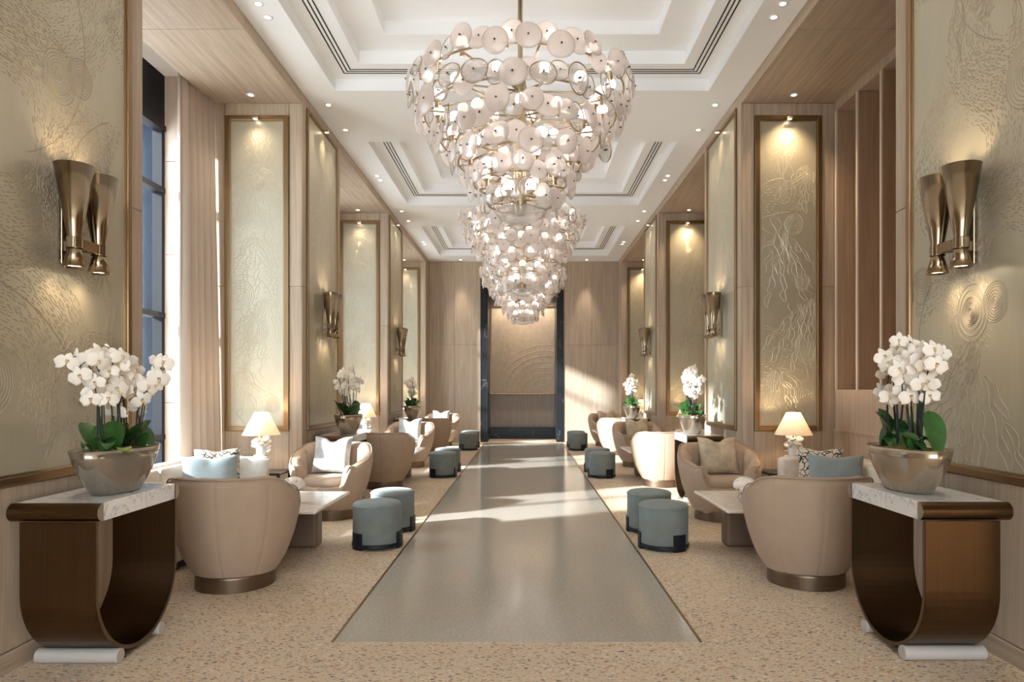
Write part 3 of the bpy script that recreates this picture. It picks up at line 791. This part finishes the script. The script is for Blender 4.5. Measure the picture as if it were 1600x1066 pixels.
def leaf_mesh(ln, wd, arch, name='leaf', m='leaf'):
    b = MB(); rows = []
    for i in range(9):
        q = i/8; w = wd*(math.sin(PI*min(1, .10+q*.9))**.6)*(1 if q < 1 else .05)
        x = ln*q*math.cos(arch*q*.7); z = ln*(.95*q-arch*.55*q*q)
        rows.append([(x*.75, -w, z+w*.35), (x*.75, 0, z), (x*.75, w, z+w*.35)])
    b.grid(rows); return b.mesh(name, M[m], True)
LEAVES = [leaf_mesh(.20, .052, .7), leaf_mesh(.18, .050, 1.3), leaf_mesh(.22, .054, .5), leaf_mesh(.16, .044, 1.7)]
LIME = leaf_mesh(.17, .036, 2.2, 'leaf', 'leaf_lime')
def planter(loc, label, seed, nflower, nstem, bowl='gold', lime=False, face=(1, -1), rz=0):
    r = random.Random(seed); root = empty('orchid_planter', loc, rz); tag(root, label, 'potted orchid', 'orchid planters on the consoles')
    Hh = .242
    prof = [(.0, .0), (.50, .0), (.56, .012), (.68, .06), (.82, .12), (.93, .19), (.985, Hh), (.955, Hh), (.93, Hh-.03), (.90, .20), (0, .20)]
    MB().lathe(prof, 40, ex=.168, ey=.325).build('bowl', M[bowl], root, True)
    b = MB(); rows = []
    for i in range(9):
        q = i/8; rows.append([(.150*q*math.cos(a), .295*q*math.sin(a), Hh-.018+.022*(1-q*q)+r.uniform(-.006, .008)) for a in [2*PI*k/28 for k in range(28)]])
    b.grid(rows, closed_v=True).build('moss', M['moss'], root, True)
    nl = 19
    for k in range(nl):
        a = 2*PI*k/nl+r.uniform(-.3, .3); y0 = r.uniform(-.23, .23); x0 = r.uniform(-.07, .07)
        lf = link('leaf', r.choice(LEAVES), root, (x0, y0, Hh-.01), (r.uniform(-.15, .15), r.uniform(-.45, .15), a)); s_ = r.uniform(.80, 1.12); lf.scale = (s_, s_, s_)
    if lime: link('leaf', LIME, root, (.10, -.14, Hh-.0), (0, .55, -.7))
    per = nflower/nstem; cnt = 0
    for k in range(nstem):
        y0 = -.18+.36*(k+.5)/nstem+r.uniform(-.02, .02); x0 = r.uniform(-.05, .05)
        top = r.uniform(.24, .42); lx, ly = r.uniform(-.05, .08), r.uniform(-.03, .03)+y0*.05
        ax, ay = r.uniform(-.09, .05), r.uniform(-.07, .06); rise = r.uniform(.10, .19)
        P0 = Vector((x0, y0, Hh-.02)); P1 = Vector((x0+lx*.5, y0+ly, Hh+top*.75)); P2 = P1+Vector((lx*.4, ly*.3, .09)); P3 = P2+Vector((ax*.7, ay*.7, rise)); P4 = P3+Vector((ax*.8, ay*.8, -.03))
        ctrl = [P0, P0.lerp(P1, .5), P1, P2, P3, P4]; pts = []
        for i in range(len(ctrl)-1):
            p0, p1, p2, p3 = ctrl[max(i-1, 0)], ctrl[i], ctrl[i+1], ctrl[min(i+2, len(ctrl)-1)]
            for q in (0, .25, .5, .75):
                pts.append(.5*((2*p1)+(p2-p0)*q+(2*p0-5*p1+4*p2-p3)*q*q+(3*p1-p0-3*p2+p3)*q**3))
        pts.append(ctrl[-1])
        MB().tube(pts, lambda q: .0045-.002*q, 6).build('stem', M['stem'], root, True)
        st = MB().tube([P0+Vector((.012, .008, 0)), P0.lerp(P1, .5)+Vector((.010, .005, 0)), P1+Vector((.006, .004, -.02))], .003, 5).build('support_cane', M['stem'], root, True)
        nf = int(round(per*(k+1)))-cnt; cnt += nf
        for j in range(nf):
            q = .50+.50*(j+.5)/nf; p = pts[min(len(pts)-1, int(q*(len(pts)-1)))]
            off = Vector((r.uniform(-.035, .045), r.uniform(-.055, .045), r.uniform(-.06, .05)))
            f = link('flower', FL, root, p+off); base = math.atan2(face[1], face[0])
            f.rotation_euler = (r.uniform(-.5, .5), r.uniform(-.45, .35), base+r.uniform(-.9, .9)); s_ = r.uniform(.88, 1.15); f.scale = (s_, s_, s_)
    return root
proto = make_console(); first = True
CY = {-1: [3.70, 8.60, 13.47], 1: [3.74, 8.60, 13.47]}
for s, X, rz in ((-1, XL, 0), (1, XR, PI)):
    for i, y in enumerate(CY[s]):
        o = proto if first else copy_tree(proto); first = False
        xo = .055 if s < 0 else .095
        o.location = (X-s*xo, y, 0); o.rotation_euler = (0, 0, rz)
        tag(o, '%s bronze U-shaped console table with marble top, %s' % (ORD[i], SIDE[s]), 'console table', 'U-shaped console tables')
        px = X-s*(xo+.275)
        fc = (-s*.5, -1) if s < 0 else (-s*.5, -1)
        fc_l = fc if s < 0 else (-fc[0], -fc[1])
        planter((px, y+.03, .8435), ('%s white orchids in a %s oval bowl, %s' % (ORD[i], 'pewter lacquered' if (s < 0 and i == 0) else 'champagne gold', SIDE[s])), 300+10*i+s,
                (66, 46, 28)[i], (11, 9, 6)[i], 'bowl_pewter' if (s < 0 and i == 0) else 'bowl_gold', s < 0 and i == 0, fc_l, rz)

# ------------------------------------------------------------------ armchairs
def interp(tab, z):
    for (a, ra), (b_, rb) in zip(tab, tab[1:]):
        if z <= b_: q = max(0, (z-a)/(b_-a)); return ra+(rb-ra)*q
    return tab[-1][1]
def sm(a, b_, x): q = min(1, max(0, (x-a)/(b_-a))); return q*q*(3-2*q)
def make_armchair():
    root = empty('tub_armchair'); n = 216; rows = []; pip = []
    RO = [(.105, .285), (.13, .305), (.18, .334), (.26, .370), (.36, .405), (.48, .435), (.60, .456), (.82, .468)]
    for k in range(n):
        th = 2*PI*k/n; a = abs((th+PI) % (2*PI)-PI)     # angle from the front (+y)
        deg = math.degrees(a)
        h = .375+(.60-.375)*sm(33, 47, deg)+.205*sm(52, 138, deg)
        t_ = .125; h -= .022*(1-abs(math.sin(a*6.5))**.5)*(1 if 44 < deg < 125 else 0)
        dx, dy = math.sin(th), math.cos(th)
        seam = .007 if k % 27 == 0 and deg > 60 else 0
        scal = .050*(abs(math.sin(a*6.5))**.5)-.020
        prof = []
        zt = h-t_*.5
        for q in range(9):
            z = .105+(zt-.105)*(q/8)**.8
            prof.append((interp(RO, z)-seam, z))
        rt = interp(RO, zt)
        for q in range(1, 8):
            g = PI*q/8
            prof.append((rt-t_*.5+t_*.5*math.cos(g)-seam*.7-scal*.6*(q/8)**2, zt+t_*.5*math.sin(g)-.25*scal*(q/8)))
        for q in range(7):
            z = zt-(zt-.30)*q/6
            prof.append((rt-t_-scal*(1-.35*q/6)+.03*q/6*0-(.05*(q/6)), z))
        rows.append([(r*dx, r*dy*.87, z) for r, z in prof])
        if deg > 40: pip.append((a if th <= PI else -a, ((rt-.014)*dx, (rt-.014)*dy*.87, zt+t_*.5*math.sin(PI*.27)+.006)))
    MB().grid(rows, closed_u=True).build('shell', M['velvet'], root, True)
    pts = [p for _, p in sorted(pip, key=lambda e: (e[0] % (2*PI)))]
    MB().tube(pts, .006, 6).build('piping', M['velvet'], root, True)
    MB().lathe([(.0, .465), (.24, .465), (.30, .455), (.325, .43), (.33, .40), (.325, .33), (.0, .33)], 40, cy=.02, ey=.88).build('seat_cushion', M['velvet'], root, True)
    MB().lathe([(.0, .105), (.265, .105), (.268, .09), (.268, .0), (.0, .0)], 96).build('plinth', M['bronze_dk'], root, False, bevel=.003)
    return root
chair = make_armchair(); first = True
CH = {-1: {'A': [(-2.09, 4.93), (-2.03, 9.80), (-2.03, 14.67)], 'B': [(-2.14, 7.52), (-2.10, 12.42), (-2.10, 17.1)]},
      1: {'A': [(2.05, 4.99), (2.0, 9.98), (2.0, 14.80)], 'B': [(2.12, 7.44), (2.05, 12.5), (2.03, 17.1)]}}
def pillow_mesh(name, m, w, h, th, chop=.06, n=20):
    b = MB(); 
    for sgn in (1, -1):
        rows = []
        for i in range(n+1):
            v = -1+2*i/n; row = []
            for j in range(n+1):
                u = -1+2*j/n
                d = th*((1-u**4)*(1-v**4))**.55
                pin = 1-.07*(1-abs(v)**2)*abs(u)**3; pin2 = 1-.07*(1-abs(u)**2)*abs(v)**3
                zz = v*h/2*pin2-chop*math.exp(-(u/.32)**2)*max(0, v)**1.5
                fold = 1-.35*math.exp(-(u/.18)**2)*max(0, v)**2
                row.append((u*w/2*pin, -sgn*d*fold, zz))
            rows.append(row)
        b.grid(rows if sgn > 0 else [r[::-1] for r in rows])
    return b.mesh(name, m, True)
PM = {'silver': pillow_mesh('cushion', M['pillow_silver'], .44, .42, .075), 'gold': pillow_mesh('cushion', M['pillow_gold'], .44, .42, .075),
      'blue': pillow_mesh('cushion', M['pillow_blue'], .50, .34, .07, .02), 'pattern': pillow_mesh('cushion', M['pillow_pattern'], .42, .39, .06, .02),
      'white': pillow_mesh('cushion', M['pillow_white'], .34, .30, .06, .03)}
def pillow(key, loc, rot, label, group):
    o = link('cushion', PM[key], None, loc, rot); tag(o, label, 'cushion', group); return o
for s in (-1, 1):
    for row in 'AB':
        for i, (x, y) in enumerate(CH[s][row]):
            o = chair if first else copy_tree(chair); first = False
            o.location = (x, y, 0); o.rotation_euler = (0, 0, (0 if row == 'A' else PI)+(-s*.06 if row == 'A' else s*.10))
            tag(o, '%s taupe velvet tub armchair %s, %s' % (ORD[i], 'with its back to the camera' if row == 'A' else 'facing the camera', SIDE[s]), 'armchair', 'channel tufted tub armchairs')
            if row == 'B':
                k = 'silver' if s < 0 else 'gold'
                pillow(k, (x+s*.02, y+.13, .672), (-.30, 0, s*.08), '%s %s cushion with pinched top on a tub armchair' % (ORD[i], 'silver grey' if s < 0 else 'gold beige leaf patterned'), 'cushions on the armchairs')

# ------------------------------------------------------------------ ottomans
def make_ottoman():
    root = empty('round_ottoman'); r = .215
    prof = [(.0, .045), (r-.01, .045), (r, .055), (r, .36), (r+.002, .372), (r-.004, .386), (r-.02, .397), (r-.07, .407), (r-.14, .412), (.0, .414)]
    MB().lathe(prof, 48).build('upholstered_body', M['sage'], root, True)
    MB().tube([((r+.003)*math.cos(2*PI*k/48), (r+.003)*math.sin(2*PI*k/48), .371) for k in range(48)], .0035, 6, closed=True).build('piping', M['sage'], root, True)
    MB().lathe([(r-.03, .02), (r+.008, .02), (r+.008, .048), (r-.03, .048)], 48).build('base_ring', M['dark_metal'], root)
    me = None
    for k in range(3):
        a0 = math.radians(-131+120*k)
        rows = []
        for q in range(7):
            a = a0+math.radians(-17+34*q/6)
            rows.append([((r+d)*math.cos(a), (r+d)*math.sin(a), z) for d, z in ((.001, 0), (.012, 0), (.012, .145), (.001, .145))])
        b = MB().grid(rows, closed_v=True); b.f += [(0, 1, 2, 3), tuple(len(b.v)-4+k2 for k2 in (3, 2, 1, 0))]; b.m += [0, 0]
        fixn(b.build('bracket_foot', M['dark_metal'], root))
    return root
ott = make_ottoman(); first = True
OX = {-1: -1.325, 1: 1.23}
for s in (-1, 1):
    for i in range(3):
        for j, dy in enumerate((6.12, 6.83)):
            y = dy+4.87*i-(.05 if s > 0 else 0)
            o = ott if first else copy_tree(ott); first = False
            o.location = (OX[s], y, 0); o.rotation_euler = (0, 0, 0 if s < 0 else math.radians(69))
            tag(o, '%s round sage ottoman of the %s pair beside the aisle, %s' % (('front', 'rear')[j], ORD[i], SIDE[s]), 'ottoman', 'round sage ottomans')

# ------------------------------------------------------------------ coffee tables, flowers
def make_table():
    root = empty('coffee_table')   # local +x towards the aisle edge at x=0
    b = MB(); pts = []
    x0, x1, y0, y1, rr = -1.0, 0, -.53, .53, .03
    MB().box(x0, x1, y0, y1, .425, .452).build('stone_top', M['table_top'], root, bevel=.012, seg=3)
    for y, xa in ((-.24, -.42), (.26, -.20)): MB().box(-.80, xa, y-.09, y+.09, 0, .425).build('slab_leg', M['table_leg'], root, bevel=.035, seg=4)
    return root
tb = make_table(); first = True
FM = None
def bouquet(loc, label, seed):
    r = random.Random(seed); root = empty('flower_vase', loc); tag(root, label, 'vase of flowers', 'cream flowers on the coffee tables')
    MB().lathe([(.0, 0), (.04, 0), (.055, .02), (.06, .05), (.05, .085), (.046, .085), (.05, .05), (.0, .01)], 24).build('vase', M['clear'], root, True)
    MB().tube([(0, 0, .012), (0, 0, .13)], .008, 6).build('stem', M['leaf'], root, True)
    b = MB()
    for k in range(70):
        v = Vector((r.gauss(0, 1), r.gauss(0, 1), abs(r.gauss(0, 1))-.25)).normalized()
        p = Vector((0, 0, .145))+Vector((v.x*.085, v.y*.085, v.z*.062))
        rot = v.to_track_quat('Z', 'Y').to_matrix()
        b.sphere(p, .032, 7, 4, (1, .8, .35), rot)
    h = b.build('blossom_head', M['petal'], root, True); return root
TX = {-1: -1.635, 1: 1.585}
for s in (-1, 1):
    for i in range(3):
        o = tb if first else copy_tree(tb); first = False
        y = 5.85+4.87*i+(0 if s < 0 else (.04, .17, .12)[i])
        o.location = (TX[s], y, 0); o.scale = (-s, 1, 1)
        tag(o, '%s low coffee table with cream stone top, %s' % (ORD[i], SIDE[s]), 'coffee table', 'low stone coffee tables')
        if i == 0: bouquet((-1.94 if s < 0 else 1.84, 5.72, .4525), 'cream flower head in a glass vase on the nearest table, %s' % SIDE[s], 40+s)

# ------------------------------------------------------------------ sofas, side tables, lamps
def make_sofa():
    root = empty('sofa')           # back at x=0, seat faces +x, length along y
    L, D = 2.10, .84
    MB().box(.02, D-.02, -L/2+.02, L/2-.02, .06, .28).build('base', M['sofa'], root, bevel=.02)
    MB().box(0, .16, -L/2, L/2, .04, .705).build('back', M['sofa'], root, bevel=.045, seg=4)
    for e in (-1, 1): MB().box(.16, D, e*L/2-(.14 if e > 0 else 0), e*L/2+(.14 if e < 0 else 0), .04, .705).build('arm', M['sofa'], root, bevel=.045, seg=4)
    for e in (-1, 1):
        y0, y1 = (-L/2+.142, -.002) if e < 0 else (.002, L/2-.142)
        MB().box(.17, D+.01, y0, y1, .28, .44).build('seat_cushion', M['sofa'], root, bevel=.04, seg=3)
        MB().box(.162, .265, y0+.01, y1-.01, .44, .69).build('back_cushion', M['sofa'], root, bevel=.035, seg=3)
    MB().box(.05, D-.05, -L/2+.05, L/2-.05, 0, .06).build('plinth', M['dark_table'], root)
    return root
sf = make_sofa(); first = True
def make_side_table():
    root = empty('side_table')
    MB().box(-.29, .29, -.20, .20, .485, .51).build('table_top', M['dark_table'], root, bevel=.004)
    MB().box(-.27, .27, -.18, .18, .14, .16).build('shelf', M['dark_table'], root, bevel=.003)
    for x in (-.27, .27):
        for y in (-.18, .18): MB().box(x-.015, x+.015, y-.015, y+.015, 0, .485).build('leg', M['dark_table'], root)
    return root
stb = make_side_table()
def make_lamp():
    r = random.Random(5); root = empty('table_lamp')
    b = MB().lathe([(.0, 0), (.07, 0), (.07, .02), (.045, .05), (.05, .14), (.055, .26), (.045, .33), (.02, .36), (.0, .36)], 20)
    for k in range(34):
        a = r.uniform(0, 2*PI); z = r.uniform(.05, .36); v = Vector((math.cos(a), math.sin(a), r.uniform(-.2, .7))).normalized()
        rot = v.to_track_quat('Z', 'Y').to_matrix() @ Matrix.Rotation(r.uniform(0, 3), 3, 'Z')
        b.sphere(Vector((0, 0, z))+v*.065, .042, 8, 6, (.75, .28, 1.0), rot)
    b.build('coral_base', M['coral'], root, True)
    MB().tube([(0, 0, .35), (0, 0, .535)], .008, 8).build('neck', M['brass'], root, True)
    MB().lathe([(.198, .397), (.2, .397), (.074, .64), (.072, .64)], 40).build('lamp_shade', M['shade'], root, True)
    MB().sphere((0, 0, .56), .03, 12, 8).build('light_bulb', M['bulb'], root, True)
    light('lamp_glow', 'POINT', root, (0, 0, .605), 11, (1, .72, .42), .04)
    return root
lp = make_lamp(); f2 = True
for s in (-1, 1):
    for i in range(3):
        if i < 2:
            o = sf if first else copy_tree(sf); first = False
            o.location = ((-3.50 if s < 0 else 3.46), 6.08+4.87*i, 0); o.rotation_euler = (0, 0, 0 if s < 0 else PI)
            tag(o, '%s cream linen sofa in the bay, %s' % (('nearer', 'farther')[i], SIDE[s]), 'sofa', 'cream sofas in the bays')
        o = stb if f2 else copy_tree(stb); l_ = lp if f2 else copy_tree(lp); f2 = False
        x = -2.90 if s < 0 else 2.88
        o.location = (x, 7.46+4.87*i, 0); l_.location = (x-.02*s if s < 0 else x+.05, 7.46+4.87*i, .5105)
        tag(o, '%s dark wooden side table under a lamp, %s' % (ORD[i], SIDE[s]), 'side table', 'dark side tables')
        tag(l_, '%s lamp with white coral base and cream cone shade, %s' % (ORD[i], SIDE[s]), 'table lamp', 'coral table lamps')
pillow('pattern', (-2.97, 6.60, .640), (-.28, 0, .45), 'cream cushion with dark line print behind the pale blue one on the window sofa', 'sofa cushions')
pillow('blue', (-2.96, 6.42, .612), (-.30, 0, .45), 'pale blue velvet cushion on the sofa by the window', 'sofa cushions')
pillow('white', (-2.74, 6.80, .585), (-.25, .15, .25), 'small white cushion against the arm of the window sofa', 'sofa cushions')
pillow('pattern', (2.88, 6.66, .642), (-.28, 0, -.35), 'cream cushion with dark line print on the sofa by the slatted wall', 'sofa cushions')
pillow('blue', (2.94, 6.46, .615), (-.30, 0, -.30), 'grey blue velvet cushion in front of the line print one by the slatted wall', 'sofa cushions')

# ------------------------------------------------------------------ curtains
def curtain(loc_y, bay, near=False):
    root = empty('curtain', (0, loc_y, 0)); tag(root, 'floor length oatmeal curtain gathered at the %s end of the %s window' % ('near' if near else 'far', ORD[bay]), 'curtain', 'gathered curtains')
    for nm, p0, p1, nf, amp in (('drape', (-3.50, -.04), (-3.63, -.63), 5, .050),) if not near else (('drape', (-3.64, .06), (-3.70, .92), 8, .045),):
        n = nf*12; rows = []
        for iz in range(7):
            z = .01+(4.95-.01)*iz/6; fl = 1-iz/6; row = []
            for k in range(n+1):
                q = k/n; ph = 2*PI*nf*q
                bx_, by_ = p0[0]+(p1[0]-p0[0])*q, p0[1]+(p1[1]-p0[1])*q
                cx = -3.66 if nm == 'drape' else -3.9
                bx_ = cx+(bx_-cx)*(.45+.55*fl)
                am = amp*(.7+.5*fl)
                row.append((bx_+am*math.sin(ph)*.9, by_+am*.45*math.sin(ph+.9)-.02*fl*math.sin(ph*.5), z))
            rows.append(row)
        b = MB().grid(rows); o = b.build(nm, M['curtain'], root, True)
        so = o.modifiers.new('solid', 'SOLIDIFY'); so.thickness = .004
for i in range(3):
    curtain(NEAR[i+2], i)
    curtain(FAR[i+1], i, True)
